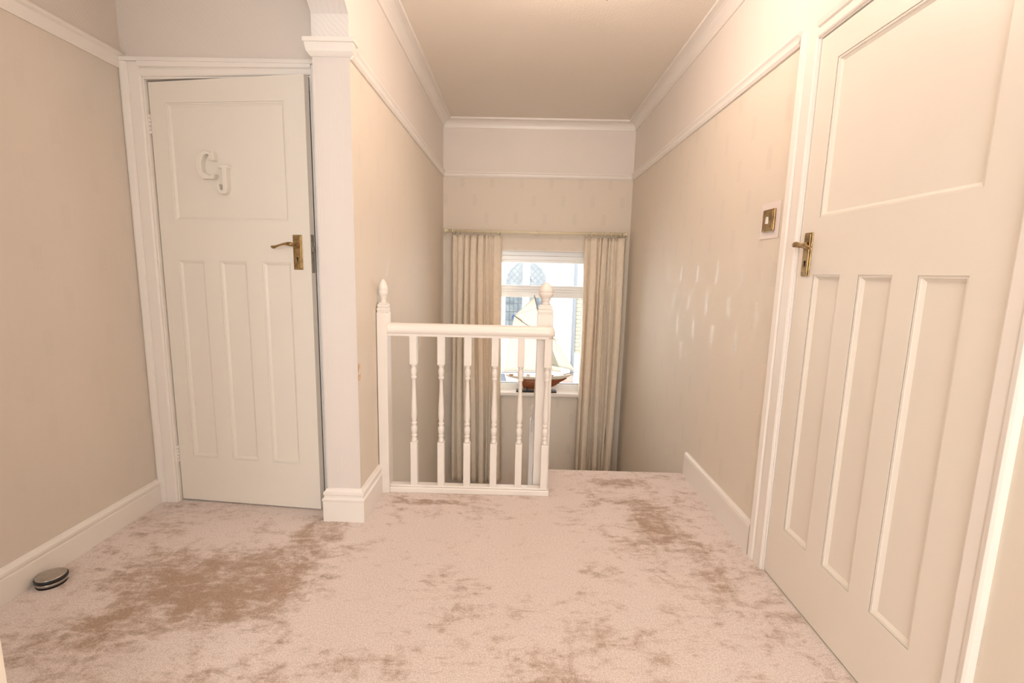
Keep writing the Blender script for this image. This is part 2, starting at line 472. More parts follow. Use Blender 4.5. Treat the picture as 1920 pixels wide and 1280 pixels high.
# stairs: short flight away from the viewer, half landing, flight back under the balustrade
mb = MB(); n = 5; rise_, go = .21, .20
pr = [(2.66, FLOOR_UNDER + .02)]
y, z = 2.66, 0
pts = [(2.675, FLOOR_UNDER), (2.675, -.21)]
y, z = 2.675, -.21
for i in range(4):
    y += go; pts += [(y, z), (y, z - rise_)]; z -= rise_
pts += [(YB, z), (YB, z - .2), (3.4, z - .2), (2.675, FLOOR_UNDER - .3)]
mb.prism(pts, 'x', .186, XR)
HL = z
mb.box(XL, .186, 3.475, YB, HL - .2, HL)
yy, zz = 3.475, HL
for i in range(5):
    zz -= rise_; mb.box(XL, .12, yy - go, yy, zz - .3, zz); yy -= go
mb.box(XL, XR, .9, 2.68, ZB - .1, ZB); mb.box(XL, XR, 2.68, YB, ZB - .1, ZB)
struct(mb.build('floor_stairs', 'carpet_pile'), 'carpeted stairs dropping from the landing to the window', 'stairs')
mb = MB(); mb.box(XL, XR, .8, .9, ZB, FLOOR_UNDER)
struct(mb.build('wall_under', 'plain_wall'), 'wall of the lower hall beneath the landing', 'wall')
mb = MB(); mb.box(XL, .186, 2.345, 2.365, FLOOR_UNDER, -.001)
struct(mb.build('trim_5', 'gloss_paint'), 'white apron board under the balustrade', 'trim')

# skirtings
SK = [(0, 0), (.019, 0), (.019, .098), (.022, .103), (.022, .110), (.015, .116), (.014, .124), (.0175, .132), (.016, .143), (.009, .148), (.006, .155), (0, .158)]
SKL = [(0, 0), (.019, 0), (.019, .085), (.014, .088), (.014, .092), (.019, .097), (.019, .108), (.014, .118), (.004, .122), (0, .122)]
def skirt(name, path, label, prof=SK):
    o = MB().sweep(path, (0, 0, 1), prof).build(name, 'gloss_paint'); struct(o, label, 'skirting board'); return o
skirt('baseboard_left', [(XH, YD - .001, 0), (XH, YR, 0)], 'moulded white skirting board along the left hall wall', SKL)
skirt('baseboard_pier', [(XL, 2.325, 0), (XL, YN - .004, 0), (XP - .004, YN - .004, 0), (XP - .004, YD - .025, 0)][::1], 'white stepped skirting wrapping the foot of the papered pier') if False else None
# (travel with the room on the left)
skirt('baseboard_pier', [(XP - .004, YD - .024, 0), (XP - .004, YN - .004, 0), (XL, YN - .004, 0), (XL, 2.325, 0)][::-1], 'white stepped skirting wrapping the foot of the papered pier')
skr = MB().sweep([(XR, 1.865, 0), (XR, 2.655, 0)], (0, 0, 1), [(0, 0), (.016, 0), (.016, .120), (.013, .134), (.008, .142), (0, .144)])
struct(skr.build('baseboard_right', 'gloss_paint'), 'plain white skirting between the right door and the stair top', 'skirting board')
mb = MB().prism([(2.655, .0), (2.655, -.40), (3.60, -1.3), (3.60, -.80), (2.72, -.02)], 'x', XR - .012, XR)
struct(mb.build('baseboard_stairs', 'gloss_paint'), 'sloping white string board beside the stairs', 'skirting board')

# picture rails
PR = [(0, 2.012), (.008, 2.012), (.016, 2.022), (.012, 2.032), (.014, 2.044), (.022, 2.052), (.022, 2.062), (0, 2.062)]
mb = MB().sweep([(XR, 1.872, 0), (XR, YB, 0), (XL, YB, 0), (XL, YN + .0, 0)], (0, 0, 1), PR)
struct(mb.build('trim_1', 'gloss_paint'), 'cream picture rail around the stairwell walls', 'picture rail')
mb = MB().sweep([(XH, YD - .0, 0), (XH, YR, 0)], (0, 0, 1), [(0, 2.006), (.006, 2.006), (.010, 2.012), (.010, 2.05), (.022, 2.058), (.022, 2.068), (0, 2.068)])
struct(mb.build('trim_2', 'gloss_paint'), 'flat cream picture rail sloping across the left hall wall', 'picture rail')
# capital on pier
CP = [(0, 2.018), (.004, 2.018), (.010, 2.024), (.017, 2.034), (.020, 2.046), (.022, 2.060), (.022, 2.065), (.027, 2.067), (.027, 2.083), (0, 2.083)]
mb = MB().sweep([(XL, YN + .028, 0), (XL, YN - .004, 0), (XP - .004, YN - .004, 0), (XP - .004, YD, 0)], (0, 0, 1), CP)
struct(mb.build('trim_3', 'gloss_paint'), 'moulded cream capital where the arch meets the pier', 'moulding')
# cornice
CN = [(0, 2.438), (.008, 2.438), (.010, 2.448)] + [(.010 + .058 * (1 - math.cos(a)), 2.448 + .048 * math.sin(a)) for a in [PI / 2 * i / 6 for i in range(1, 7)]] + [(.078, 2.496), (.080, 2.512), (0, 2.512)]
mb = MB().sweep([(XR, YR, 0), (XR, YB, 0), (XL, YB, 0), (XL, YR, 0)], (0, 0, 1), CN)
struct(mb.build('trim_4', 'gloss_paint'), 'white coved cornice around the stairwell ceiling', 'cornice')

# architraves (a: across, b: out of wall), vertical sides and head
def arch_piece(mbx, base, across, out, z0, z1, w):
    prof = [(0, 0), (0, .012), (.006, .016), (w * .55, .016), (w * .62, .012), (w * .68, .020), (w * .9, .024), (w, .020), (w, 0)]
    b, ac, ou = Vector(base), Vector(across), Vector(out); n = len(prof)
    vs = [b + ac * p + ou * q + Vector((0, 0, zz)) for zz in (z0, z1) for p, q in prof]
    mbx.add(vs, [tuple(range(n)), tuple(range(n, 2 * n))[::-1]] + [(i, (i + 1) % n, n + (i + 1) % n, n + i) for i in range(n)])
def head_piece(mbx, p0, along, length, out, z, w):
    prof = [(0, 0), (0, .012), (.005, .016), (w * .5, .016), (w * .6, .012), (w * .66, .020), (w, .024), (w, 0)]
    b, al, ou = Vector(p0), Vector(along), Vector(out); n = len(prof)
    vs = [b + al * t + ou * q + Vector((0, 0, z + p)) for t in (0, length) for p, q in prof]
    mbx.add(vs, [tuple(range(n)), tuple(range(n, 2 * n))[::-1]] + [(i, (i + 1) % n, n + (i + 1) % n, n + i) for i in range(n)])

# ------------------------------------------------------------ doors
def panel_moulding(mb, u0, u1, z0, z1, y0=0.0, depth=.012, w=.018):
    P = [(u0, y0, z0), (u0, y0, z1), (u1, y0, z1), (u1, y0, z0)]
    # profile: a toward inside of the opening, b outward (-y)
    prof = [(0, 0), (.003, .0), (.006, -.004), (.011, -.005), (w - .002, -depth + .003), (w, -depth), (0, -depth)]
    mb.sweep(P, (0, -1, 0), [(a if True else -a, b) for a, b in prof], closed=True)


def door_leaf(parent, w, h, stiles, mat='door_paint', th=.038, dep=.012, toph=(1.377, 1.885), loh=(.235, 1.185), skew=0.0):
    """stiles: list of three (u0,u1) lower panels; front face at y=0 facing -y"""
    z0 = .007
    mb = MB(); uL, uR = stiles[0][0], stiles[2][1]
    mb.box(0, uL, 0, th, z0, h); mb.box(uR, w, 0, th, z0, h)
    mb.box(uL, uR, 0, th, z0, loh[0]); mb.box(uL, uR, 0, th, loh[1], toph[0]); mb.box(uL, uR, 0, th, toph[1], h)
    mb.box(stiles[0][1], stiles[1][0], 0, th, *loh); mb.box(stiles[1][1], stiles[2][0], 0, th, *loh)
    mb.v = [(p[0], p[1], p[2] + skew * p[0] / w) if abs(p[2] - h) < 1e-6 else p for p in mb.v]   # head planed out of square
    leaf = mb.build('door_leaf', mat, parent)
    for (a, b), (c0, c1) in [((uL, uR), toph)] + [(s_, loh) for s_ in stiles]:
        m2 = MB().box(a - .004, b + .004, dep, th - dep, c0 - .004, c1 + .004)
        # sloping bead around the panel
        def bead(m2):
            wd = .016
            O = [(a, c0), (a, c1), (b, c1), (b, c0)]; I = [(a + wd, c0 + wd), (a + wd, c1 - wd), (b - wd, c1 - wd), (b - wd, c0 + wd)]
            Mi = [(a + .007, c0 + .007), (a + .007, c1 - .007), (b - .007, c1 - .007), (b - .007, c0 + .007)]
            lv = [(O, .001), (O, .002), (Mi, .003), (Mi, .0055), (I, .0112), (I, .0135)]
            vs = [(p[0], d, p[1]) for ring, d in lv for p in ring]
            fs = [(k * 4 + i, k * 4 + (i + 1) % 4, (k + 1) * 4 + (i + 1) % 4, (k + 1) * 4 + i) for k in range(len(lv) - 1) for i in range(4)]
            m2.add(vs, fs)
        bead(m2)
        m2.build('panel', mat, leaf)
    return leaf


def lever_handle(parent, u, z0, z1, dirn, zl, w=.044):
    """brass plate handle on the y=0 face, lever running toward dirn*u"""
    pl = MB().box(u - w / 2, u + w / 2, -.004, .0, z0, z1)
    pl.box(u - w / 2 + .005, u + w / 2 - .005, -.008, -.004, z0 + .005, z1 - .005)
    o = pl.build('handle_plate', 'old_brass', parent, .0015); o['label'] = 'aged brass plate'
    kh = MB().lathe([(0, .0045), (.0012, .0045)], u, -.0094, 14, 'y', z0 + (z1 - z0) * .33)
    kz = z0 + (z1 - z0) * .33
    kh.box(u - .002, u + .002, -.0094, -.0082, kz - .014, kz)
    kh.build('keyhole', 'dark_hole', o)
    sc = MB()
    for du in (-1, 1):
        for zz in (z0 + .012, z1 - .012):
            sc.lathe([(0, .0028), (.0012, .0022)], u + du * (w / 2 - .011), -.0096, 10, 'y', zz)
    sc.build('screw', 'dull_steel', o)
    lv = MB().lathe([(0, .012), (-.006, .013), (-.010, .010), (-.012, .008), (-.045, .007)], u, -.008, 16, 'y', zl)
    pts = []; rad = []
    for i in range(15):
        t = i / 14
        x = u + dirn * (-.004 + .100 * t)
        z = zl + .006 * math.sin(t * PI * .9) * (1 - t) * 2 - .016 * (t ** 1.4) + (.007 * ((t - .8) / .2) ** 2 if t > .8 else 0)
        pts.append((x, -.050 - .004 * math.sin(t * PI), z)); rad.append([.007, .009, .009, .008, .0068, .0058, .005, .0045, .0042, .0042, .0046, .0056, .0066, .0066, .004][i])
    lv.tube(pts, rad, 12)
    l = lv.build('lever_handle', 'old_brass', parent)
    return o


# left door, standing a few degrees open toward the viewer
d1 = empty('door_1', (-1.659, YD + .012, 0), kind='structure'); struct(d1, 'white four-panel door standing slightly ajar at the left, with letters C and J', 'door')
leaf = door_leaf(d1, .727, 1.962, [(.076, .208), (.283, .418), (.492, .632)], toph=(1.368, 1.876), loh=(.232, 1.191), skew=.021)
swing = math.radians(-5.3)
lever_handle(leaf, .668, 1.158, 1.312, -1, 1.266)
# latch plate on the door edge
mb = MB().box(.7265, .7285, .004, .030, 1.145, 1.315); mb.build('latch_plate', 'dull_steel', leaf, .0005)
mb = MB().box(.728, .735, .008, .022, 1.235, 1.262); mb.build('latch_bolt', 'dull_steel', leaf, .002)
leaf.rotation_euler = (0, 0, swing)
mb = MB()
for hz in (1.785, .245):
    h = MB()
    for k in range(5): h.lathe([(k * .017 - .042, .0055), (k * .017 - .042 + .0155, .0055)], -.003, -.006, 12, 'z', hz)
    h.box(-.012, .004, -.002, .004, hz - .042, hz + .042)
    h.build('hinge', 'gloss_paint', d1)
# lining + architraves as its frame
mb = MB()
y0 = YD
def loc(p): return (p[0] - d1.location.x, p[1] - d1.location.y, p[2])
fx = MB(); ox, oy = d1.location.x, d1.location.y
JX = -.934
fx.box(DX0 - ox, -1.663 - ox, YD - .005 - oy, YD + .12 - oy, 0, DZ); fx.box(JX - ox, DX1 - ox, YD - .005 - oy, YD + .12 - oy, 0, DZ)
fx.prism([(-1.663 - ox, 1.969), (JX - ox, 1.989), (JX - ox, DZ + .004), (-1.663 - ox, DZ + .004)], 'y', YD - .005 - oy, YD + .12 - oy)
fx.box(-1.663 - ox, -1.65 - ox, YD + .056 - oy, YD + .1 - oy, 0, 1.97); fx.box(JX - .012 - ox, JX - ox, YD + .056 - oy, YD + .1 - oy, 0, 1.985); fx.box(-1.663 - ox, JX - ox, YD + .056 - oy, YD + .1 - oy, 1.955, DZ)
fx.build('door_lining', 'gloss_paint', d1, .001)
fx = MB(); arch_piece(fx, (DX0 + .006 - ox, YD - oy, 0), (-1, 0, 0), (0, -1, 0), 0, 2.036, .090)
arch_piece(fx, (DX1 - .002 - ox, YD - oy, 0), (1, 0, 0), (0, -1, 0), 0, 2.036, .058)
k0 = len(fx.v)
head_piece(fx, (DX0 - ox - .001, YD - oy, 0), (1, 0, 0), DX1 - DX0 + .002, (0, -1, 0), 1.976, .060)
n2 = (len(fx.v) - k0) // 2
for i in range(k0 + n2, len(fx.v)):
    p = fx.v[i]; fx.v[i] = (p[0], p[1], 2.036 - (2.036 - p[2]) * .70)
fx.box(XH + .001 - ox, XP - .008 - ox, YD - .026 - oy, YD - oy, 2.036, 2.052)
fx.build('architrave', 'gloss_paint', d1, .001)

# right door, closed
LY = 1.752
d2 = empty('door_2', (XR + .002, LY, 0), -PI / 2, kind='structure'); struct(d2, 'large white four-panel door with brass handle filling the right side', 'door')
leaf2 = door_leaf(d2, .760, 1.980, [(.095, .234), (.314, .446), (.528, .666)])
lever_handle(leaf2, .052, 1.178, 1.330, 1, 1.285)
mb = MB()
mb.box(-.012, -.003, -.006, .12, 0, 1.99); mb.box(.763, .772, -.006, .12, 0, 1.99); mb.box(-.012, .772, -.006, .12, 1.984, 1.992)
mb.box(-.003, .012, .042, .10, 0, 1.99); mb.box(.75, .763, .042, .10, 0, 1.99); mb.box(-.003, .763, .042, .10, 1.97, 1.99); mb.box(-.012, .772, .042, .148, -.002, .008)
mb.build('door_lining', 'gloss_paint', d2, .001)
mb = MB(); arch_piece(mb, (-.008, .002, 0), (-1, 0, 0), (0, -1, 0), 0, 2.042, .096)
arch_piece(mb, (.768, .002, 0), (1, 0, 0), (0, -1, 0), 0, 2.042, .062)
head_piece(mb, (-.008, .002, 0), (1, 0, 0), .776, (0, -1, 0), 1.988, .054)
mb.build('architrave', 'gloss_paint', d2, .001)
# backing behind the closed door
mb = MB().box(XR + .15, XR + .2, .9, 1.85, -.1, 2.1); struct(mb.build('wall_far_room', 'plain_wall'), 'wall of the room behind the closed right door', 'wall')

# ------------------------------------------------------------ letters on the left door
def on_leaf(u, z, out=0.0):
    v = Vector((u, 0, z)); ca, sa = math.cos(swing), math.sin(swing)
    return Vector((d1.location.x + u * ca, d1.location.y + u * sa, z))
def letter(name, outline, u, z, label, holes=None):
    mb = MB().prism(outline, 'y', -.015, .0118)
    o = mb.build(name, 'door_paint', None, .0025)
    o.location = on_leaf(u, z); o.rotation_euler = (0, 0, swing)
    tag(o, label, 'letter'); return o
# C : outer arc, squared top serif, flat foot
def arcp(cx, cz, rx, rz, a0, a1, n=14):
    return [(cx + rx * math.cos(math.radians(a0 + (a1 - a0) * i / n)), cz + rz * math.sin(math.radians(a0 + (a1 - a0) * i / n))) for i in range(n + 1)]
outer = arcp(.048, .062, .048, .062, 62, 238, 20)
inner = arcp(.056, .062, .030, .048, 238, 62, 18)
C_ = [(.088, .121), (.078, .121), (.076, .114)] + outer + [(.024, .004), (.080, .004), (.090, .022), (.082, .026), (.066, .018)] + inner[2:-1] + [(.062, .096), (.066, .086), (.090, .082)]
J_ = [(.014, .122), (.060, .122), (.060, .110), (.052, .108), (.052, .026), (.046, .008), (.038, .0), (.016, .0), (.006, .010), (.001, .026), (.001, .040), (.012, .044), (.014, .030), (.018, .018), (.024, .014), (.030, .018), (.031, .028), (.031, .108), (.014, .110)]
letter('letter_c', C_, .210, 1.546, 'white painted wooden letter C on the left door, upper one')
letter('letter_j', J_, .302, 1.486, 'white painted wooden letter J on the left door, below the C')

# ------------------------------------------------------------ light switch
sw = empty('light_switch', (XR, 1.972, 1.400), -PI / 2); tag(sw, 'square brass light switch on a pale surround beside the right door', 'light switch')
MB().box(-.073, .073, -.003, 0, -.072, .072).build('surround', 'switch_card', sw, .001)
b_ = MB().box(-.044, .044, -.011, -.003, -.044, .044).build('switch_plate', 'old_brass', sw, .002)
b_['label'] = 'square brass plate'
MB().box(-.036, .036, -.0125, -.0105, -.036, .036).build('switch_face', 'old_brass', sw, .0008)
MB().prism([(-.0205 + .012, -.014), (-.0205 + .029, -.014), (-.0205 + .026, .014), (-.0205 + .016, .014)], 'y', -.018, -.012).build('rocker', 'white_plastic', sw, .001)

# ------------------------------------------------------------ doorstop
ds = empty('doorstop', (-1.690, 1.552, 0)); tag(ds, 'round brushed steel doorstop with black rubber band against the left skirting', 'doorstop')
MB().lathe([(.0, .043), (.003, .044)], 0, 0, 40).build('base', 'black_rubber', ds)
MB().lathe([(.003, .043), (.020, .043)], 0, 0, 40).build('body', 'steel', ds)
MB().lathe([(.018, .0455), (.020, .0475), (.028, .0475), (.031, .0455)], 0, 0, 40).build('rubber_band', 'black_rubber', ds)
MB().lathe([(.029, .0435), (.033, .0435), (.035, .041), (.036, .036), (.0365, .02), (.0365, .001)], 0, 0, 40).build('cap', 'steel', ds)

# ------------------------------------------------------------ balustrade
BY = 2.365
bal = empty('balustrade', (-.24, BY, 0)); tag(bal, 'white painted balustrade with turned spindles guarding the stairwell', 'balustrade')
def L(x, y=BY): return x + .24, y - BY
HR = [(-.022, .837), (.022, .837), (.022, .848), (.030, .853), (.033, .866), (.031, .882), (.022, .895), (.008, .901), (-.008, .901), (-.022, .895), (-.031, .882), (-.033, .866), (-.030, .853), (-.022, .848)]
mb = MB()
x0, x1 = -.656 + .24, .160 + .24
# straight run, rounded corner, return to the tall newel
path = [(x0, 0, 0)] + [(x1 - .0, 0, 0)]
mb.sweep([(x0, 0, 0), (x1, 0, 0)], (0, 0, 1), HR, smooth=True)
hr = mb.build('handrail', 'gloss_paint', bal)
es = hr.modifiers.new('split', 'EDGE_SPLIT'); es.split_angle = .9
cap = MB()
capv = [(z, abs(a)) for a, z in HR if a >= 0]
capv = sorted(set(capv)); cap.lathe([(.837, .022), (.848, .022), (.853, .030), (.866, .033), (.882, .031), (.895, .022), (.901, .008)], x1, 0, 24)
cap.build('handrail_end', 'gloss_paint', hr)
MB().box(-.656 + .24, .186 + .24, -.033, .033, 0, .030).box(-.656 + .24, .180 + .24, -.022, .022, .030, .038).build('base_rail', 'gloss_paint', bal, .004)
TUR = [(.692, .010), (.688, .0145), (.681, .0145), (.677, .0105), (.670, .012), (.662, .0148), (.652, .0158), (.642, .0145), (.628, .011), (.625, .0148), (.617, .0148), (.613, .011), (.604, .0088), (.55, .0102), (.48, .0132), (.43, .0154), (.405, .0148), (.388, .011), (.383, .0110), (.380, .0148), (.372, .0148), (.368, .0112), (.362, .0112), (.356, .0155), (.344, .0165), (.334, .0155), (.322, .0125), (.316, .0098), (.312, .0138), (.304, .0138), (.300, .0102), (.290, .0142), (.280, .0155), (.274, .010)]
def spindle(px, py, dz=0, par=bal, h0=.038, h1=.838, name='spindle'):
    m_ = MB(); q = .0175
    def chf(za, zb): m_.box(px - q, px + q, py - q, py + q, za + dz, zb + dz)
    chf(h0, .276); chf(.690, h1)
    m_.lathe([(t + dz, r) for t, r in TUR], px, py, 18)
    return m_.build(name, 'gloss_paint', par, .0012)
for sx in (-.530, -.388, -.251, -.111, .022, .158): spindle(sx + .24, 0)
EGG = lambda z0, r, h: [(z0, r * .3), (z0 + .06 * h, r * .62), (z0 + .16 * h, r * .86), (z0 + .30 * h, r), (z0 + .38 * h, r), (z0 + .40 * h, r * .94), (z0 + .43 * h, r * .94), (z0 + .45 * h, r * .985), (z0 + .6 * h, r * .9), (z0 + .75 * h, r * .74), (z0 + .88 * h, r * .5), (z0 + .96 * h, r * .28), (z0 + h, .003)]
def newel(px, py, wx, wy, z0, parent, zt=0, name='newel_post', halfside=False):
    m_ = MB(); m_.box(px - wx, px + wx, py - wy, py + wy, z0, .950 + zt)
    for dz0, dz1, k in ((.950, .958, .90), (.958, .972, .95), (.972, .978, .84), (.978, .990, .88), (.990, .997, .70)):
        m_.box(px - wx * k, px + wx * k, py - wy * k, py + wy * k, dz0 + zt, dz1 + zt)
    o = m_.build(name, 'gloss_paint', parent, .002)
    f = MB(); rr = min(wx, wy)
    f.lathe([(.997 + zt, rr * .62), (1.003 + zt, rr * .60), (1.008 + zt, rr * .5), (1.016 + zt, rr * .48), (1.020 + zt, rr * .62), (1.024 + zt, rr * .62)] + [(a + zt, b) for a, b in EGG(1.024, .0385 if wx > .03 else .024, .09)][1:], px, py, 24)
    f.build('finial', 'gloss_paint', o)
    return o
newel(.1445 + .24, 2.452 - BY, .041, .041, -1.3, bal, .007)
newel(-.681 + .24, 0, .0255, .040, .0, bal, .005)
# stair flight balustrade falling away behind the tall newel
sb = empty('stair_balustrade', (.115, 2.50, 0)); tag(sb, 'white stair handrail and spindles dropping away behind the tall newel', 'balustrade')
mb = MB(); seg = []
A = Vector((.035, 0, .80)); B_ = Vector((.035, .95, -.02))
prof = [(-.03, -.03), (.03, -.03), (.033, 0), (.02, .03), (-.02, .03), (-.033, 0)]
vs = [(p.x + a, p.y, p.z + b) for p in (A, B_) for a, b in prof]; n = 6
mb.add(vs, [tuple(range(6)), tuple(range(6, 12))] + [(i, (i + 1) % 6, 6 + (i + 1) % 6, 6 + i) for i in range(6)])
mb.build('handrail', 'gloss_paint', sb, .004)
mb = MB(); vs = [(p.x + a, p.y, p.z - .80 + b) for p in (A, B_) for a, b in [(-.02, -.25), (.02, -.25), (.02, .04), (-.02, .04)]]
mb.add(vs, [(0, 1, 2, 3), (4, 5, 6, 7)] + [(i, (i + 1) % 4, 4 + (i + 1) % 4, 4 + i) for i in range(4)])
mb.build('string_board', 'gloss_paint', sb)
for k in range(5):
    yy = .14 + k * .17; spindle(.035, yy, -.86 * yy - .045, sb, .02, .815)
newel(.035, .97, .04, .04, -1.05, sb, -.93)

# ------------------------------------------------------------ window
wn = empty('window_1', (.1675, YB, WZ0), kind='structure'); struct(wn, 'white framed stair window between the curtains', 'window')
ox, oz = .1675, WZ0
def wb(m_, x0, x1, y0, y1, z0, z1): m_.box(x0 - ox, x1 - ox, y0 - YB, y1 - YB, z0 - oz, z1 - oz)
m_ = MB(); FY0, FY1 = 4.53, 4.60
wb(m_, WX0, WX0 + .05, FY0, FY1, .02, WZ1); wb(m_, WX1 - .05, WX1, FY0, FY1, .02, WZ1)
wb(m_, WX0, WX1, FY0 - .01, FY1, 1.325, WZ1); wb(m_, WX0, WX1, FY0 + .006, FY1, 1.285, 1.325)
wb(m_, WX0, WX1, FY0 - .004, FY1, .985, 1.005); wb(m_, WX0, WX1, FY0 + .01, FY1, .965, .985); wb(m_, WX0, WX1, FY0, FY1, 1.005, 1.03); wb(m_, WX0, WX1, FY0 + .012, FY1, .93, .985)
wb(m_, WX0, WX1, FY0, FY1, .0, .082)
m_.build('window_frame', 'upvc', wn, .003)
m_ = MB()
wb(m_, WX0 + .05, WX1 - .05, FY0 + .02, FY1 - .02, 1.26, 1.287); wb(m_, WX0 + .05, WX1 - .05, FY0 + .02, FY1 - .02, 1.03, 1.045)
m_.build('sash', 'upvc', wn, .002)
m_ = MB(); wb(m_, WX0 + .05, WX1 - .05, FY0 + .015, FY1 - .03, .082, .087); m_.build('gasket', 'black_rubber', wn)
for za, zb in ((1.045, 1.262), (.086, .932)):
    m_ = MB(); wb(m_, WX0 + .04, WX1 - .04, 4.562, 4.566, za - .005, zb + .005); m_.build('pane', 'pane_glass', wn)
m_ = MB(); wb(m_, WX0 - .03, WX1 + .03, 4.395, 4.44, -.012, .020); wb(m_, WX0, WX1, 4.43, 4.60, -.012, .020)
m_.build('window_sill', 'gloss_paint', wn, .006)
m_ = MB(); wb(m_, WX0 - .0, WX0 + .006, YB, FY0, .02, WZ1); wb(m_, WX1 - .006, WX1, YB, FY0, .02, WZ1); wb(m_, WX0, WX1, YB, FY0, WZ1 - .006, WZ1)
m_.build('reveal', 'gloss_paint', wn)

# ------------------------------------------------------------ curtain pole, rings, curtains
PY, PZ = 4.355, 1.527
cp = empty('curtain_pole', (.145, PY, PZ)); tag(cp, 'cream wooden curtain pole with small finials above the stair window', 'curtain pole')
MB().lathe([(-.80, .0135), (.80, .0135)], 0, 0, 20, 'x').build('rod', 'cream_pole', cp)
for sgn in (-1, 1):
    MB().lathe([(sgn * t, r) for t, r in ((.795, .016), (.803, .018), (.806, .013), (.812, .016), (.820, .0215), (.830, .0195), (.834, .010), (.836, .003))], 0, 0, 18, 'x').build('finial', 'cream_pole', cp)
for bx in (0.015, -.755, .768):
    b2 = MB().lathe([(-.006, .0195), (.006, .0195)], bx, 0, 18, 'x'); b2.box(bx - .006, bx + .006, .01, .078, -.008, .008); b2.lathe([(.078, .02), (.085, .024)], bx, 0, 18, 'y')
    b2.build('bracket', 'cream_pole', cp)

def ring_mesh():
    m_ = MB(); pts = []
    S, T = 22, 8; vs = []
    for i in range(S):
        a = 2 * PI * i / S
        for k in range(T):
            b = 2 * PI * k / T; r = .0205 + .0035 * math.cos(b); vs.append((.0035 * math.sin(b), r * math.cos(a), r * math.sin(a) - .006))
    m_.add(vs, [(i * T + k, i * T + (k + 1) % T, ((i + 1) % S) * T + (k + 1) % T, ((i + 1) % S) * T + k) for i in range(S) for k in range(T)], True)
    return m_
rg = ring_mesh().build('curtain_ring', 'cream_pole')
m_ = MB(); m_.tube([(0, 0, -.030 + .006 * math.cos(a) - .004, ) if False else (.0, .005 * math.sin(a), -.034 + .005 * math.cos(a)) for a in [2 * PI * i / 10 for i in range(11)]], .0012, 6)
ey = m_.build('eyelet', 'old_brass', rg)
LX = [-.600, -.545, -.490, -.430, -.375, -.315, -.262, -.205, -.178]
RX = [.600, .648, .690, .735, .778, .822, .866, .905, .938]
first = True
for side, xs in (('left', LX), ('right', RX)):
    for x in xs:
        if first: r_, e_ = rg, ey; first = False
        else:
            r_ = rg.copy(); COL.objects.link(r_); e_ = ey.copy(); COL.objects.link(e_); e_.parent = r_
        r_.location = (x, PY, PZ); r_.rotation_euler = (0, 0, random.Random(int(x * 1000)).uniform(-.25, .25))
        tag(r_, 'small cream wooden ring holding up the %s curtain' % side, 'curtain ring', 'rings above the %s curtain' % side)

def curtain(name, x0t, x1t, x0b, x1b, zt, zb, seed, folds, label):
    rnd = random.Random(seed); nu, nv = folds * 20, 46
    ph = [0]; 
    for i in range(folds): ph.append(ph[-1] + rnd.uniform(.45, 1.7))
    tot = ph[-1]; ph = [p / tot for p in ph]; amp = [rnd.uniform(.5, 1.3) for _ in range(folds + 1)]; hem = [rnd.uniform(-.012, .012) for _ in range(folds + 1)]
    def fold(u):
        for i in range(folds):
            if u <= ph[i + 1] + 1e-9:
                t = (u - ph[i]) / (ph[i + 1] - ph[i]); return i, t
        return folds - 1, 1
    vs = []
    for j in range(nv + 1):
        v = j / nv
        for i in range(nu + 1):
            u = i / nu; k, t = fold(u)
            w = 1 - (1 - abs(math.sin(PI * t))) ** 4
            sharp = w ** (1.0 + 1.6 * max(0, 1 - v * 7))     # pinched near the heading
            a = .026 + .050 * min(1, v * 3)
            y = -a * amp[k] * sharp + .012 * math.sin(u * 9 + v * 2 + seed)
            x = (x0t + (x0b - x0t) * v) + ((x1t - x0t) + ((x1b - x0b) - (x1t - x0t)) * v) * u
            x += .006 * math.sin(2 * PI * t) * min(1, v * 4) + .006 * math.sin(v * 5 + k)
            flare = max(0, 1 - v * 14); x += .006 * flare * math.sin(2 * PI * t + 1)
            z = zt + (zb - zt) * v + (hem[k] * v if True else 0) - (.008 * (1 - w) if j == 0 else 0)
            vs.append((x, y, z - zt))
    W_ = nu + 1
    fs = [(j * W_ + i, j * W_ + i + 1, (j + 1) * W_ + i + 1, (j + 1) * W_ + i) for j in range(nv) for i in range(nu)]
    m_ = MB().add(vs, fs, True); o = m_.build(name, 'curtain_cloth'); o.location = (0, PY + .012, zt)
    sd = o.modifiers.new('thick', 'SOLIDIFY'); sd.thickness = .003
    tag(o, label, 'curtain'); return o
curtain('curtain', -.622, -.168, -.612, -.128, 1.492, -.865, 3, 8, 'cream pleated curtain hanging left of the stair window')
curtain('curtain', .588, .962, .598, .944, 1.492, -.865, 8, 7, 'cream pleated curtain hanging right of the stair window')

# ------------------------------------------------------------ model ship on the sill
SY = 4.46
sh = empty('model_ship', (.22, SY, .020)); tag(sh, 'model sailing ship with cream sails and brown keel on the window sill', 'model ship')
def S3(x, z, y=0): return (x - .22, y, z - .020)
# hull: lofted sections from stern to bow
sec = [(-.105, .006, .186, .176), (-.07, .030, .182, .160), (0.0, .046, .178, .148), (.10, .054, .176, .142), (.20, .056, .177, .142), (.32, .050, .182, .145), (.42, .036, .190, .152), (.50, .018, .198, .172), (.555, .003, .207, .200)]
vs = []
for x, w, zt, zb_ in sec:
    for a, b in ((-1, 1), (-.96, .6), (-.82, .25), (-.5, 0), (0, -.12), (.5, 0), (.82, .25), (.96, .6), (1, 1)):
        vs.append(S3(x, zb_ + (zt - zb_) * max(b, -.1), w * a))
k9 = 9
fs = [(i * k9 + j, i * k9 + j + 1, (i + 1) * k9 + j + 1, (i + 1) * k9 + j) for i in range(len(sec) - 1) for j in range(8)] + [tuple(range(9)), tuple(range((len(sec) - 1) * 9, len(sec) * 9))]
hull = MB().add(vs, fs, True).build('hull', 'hull_white', sh); hull['label'] = 'cream painted upper hull'
vs = []
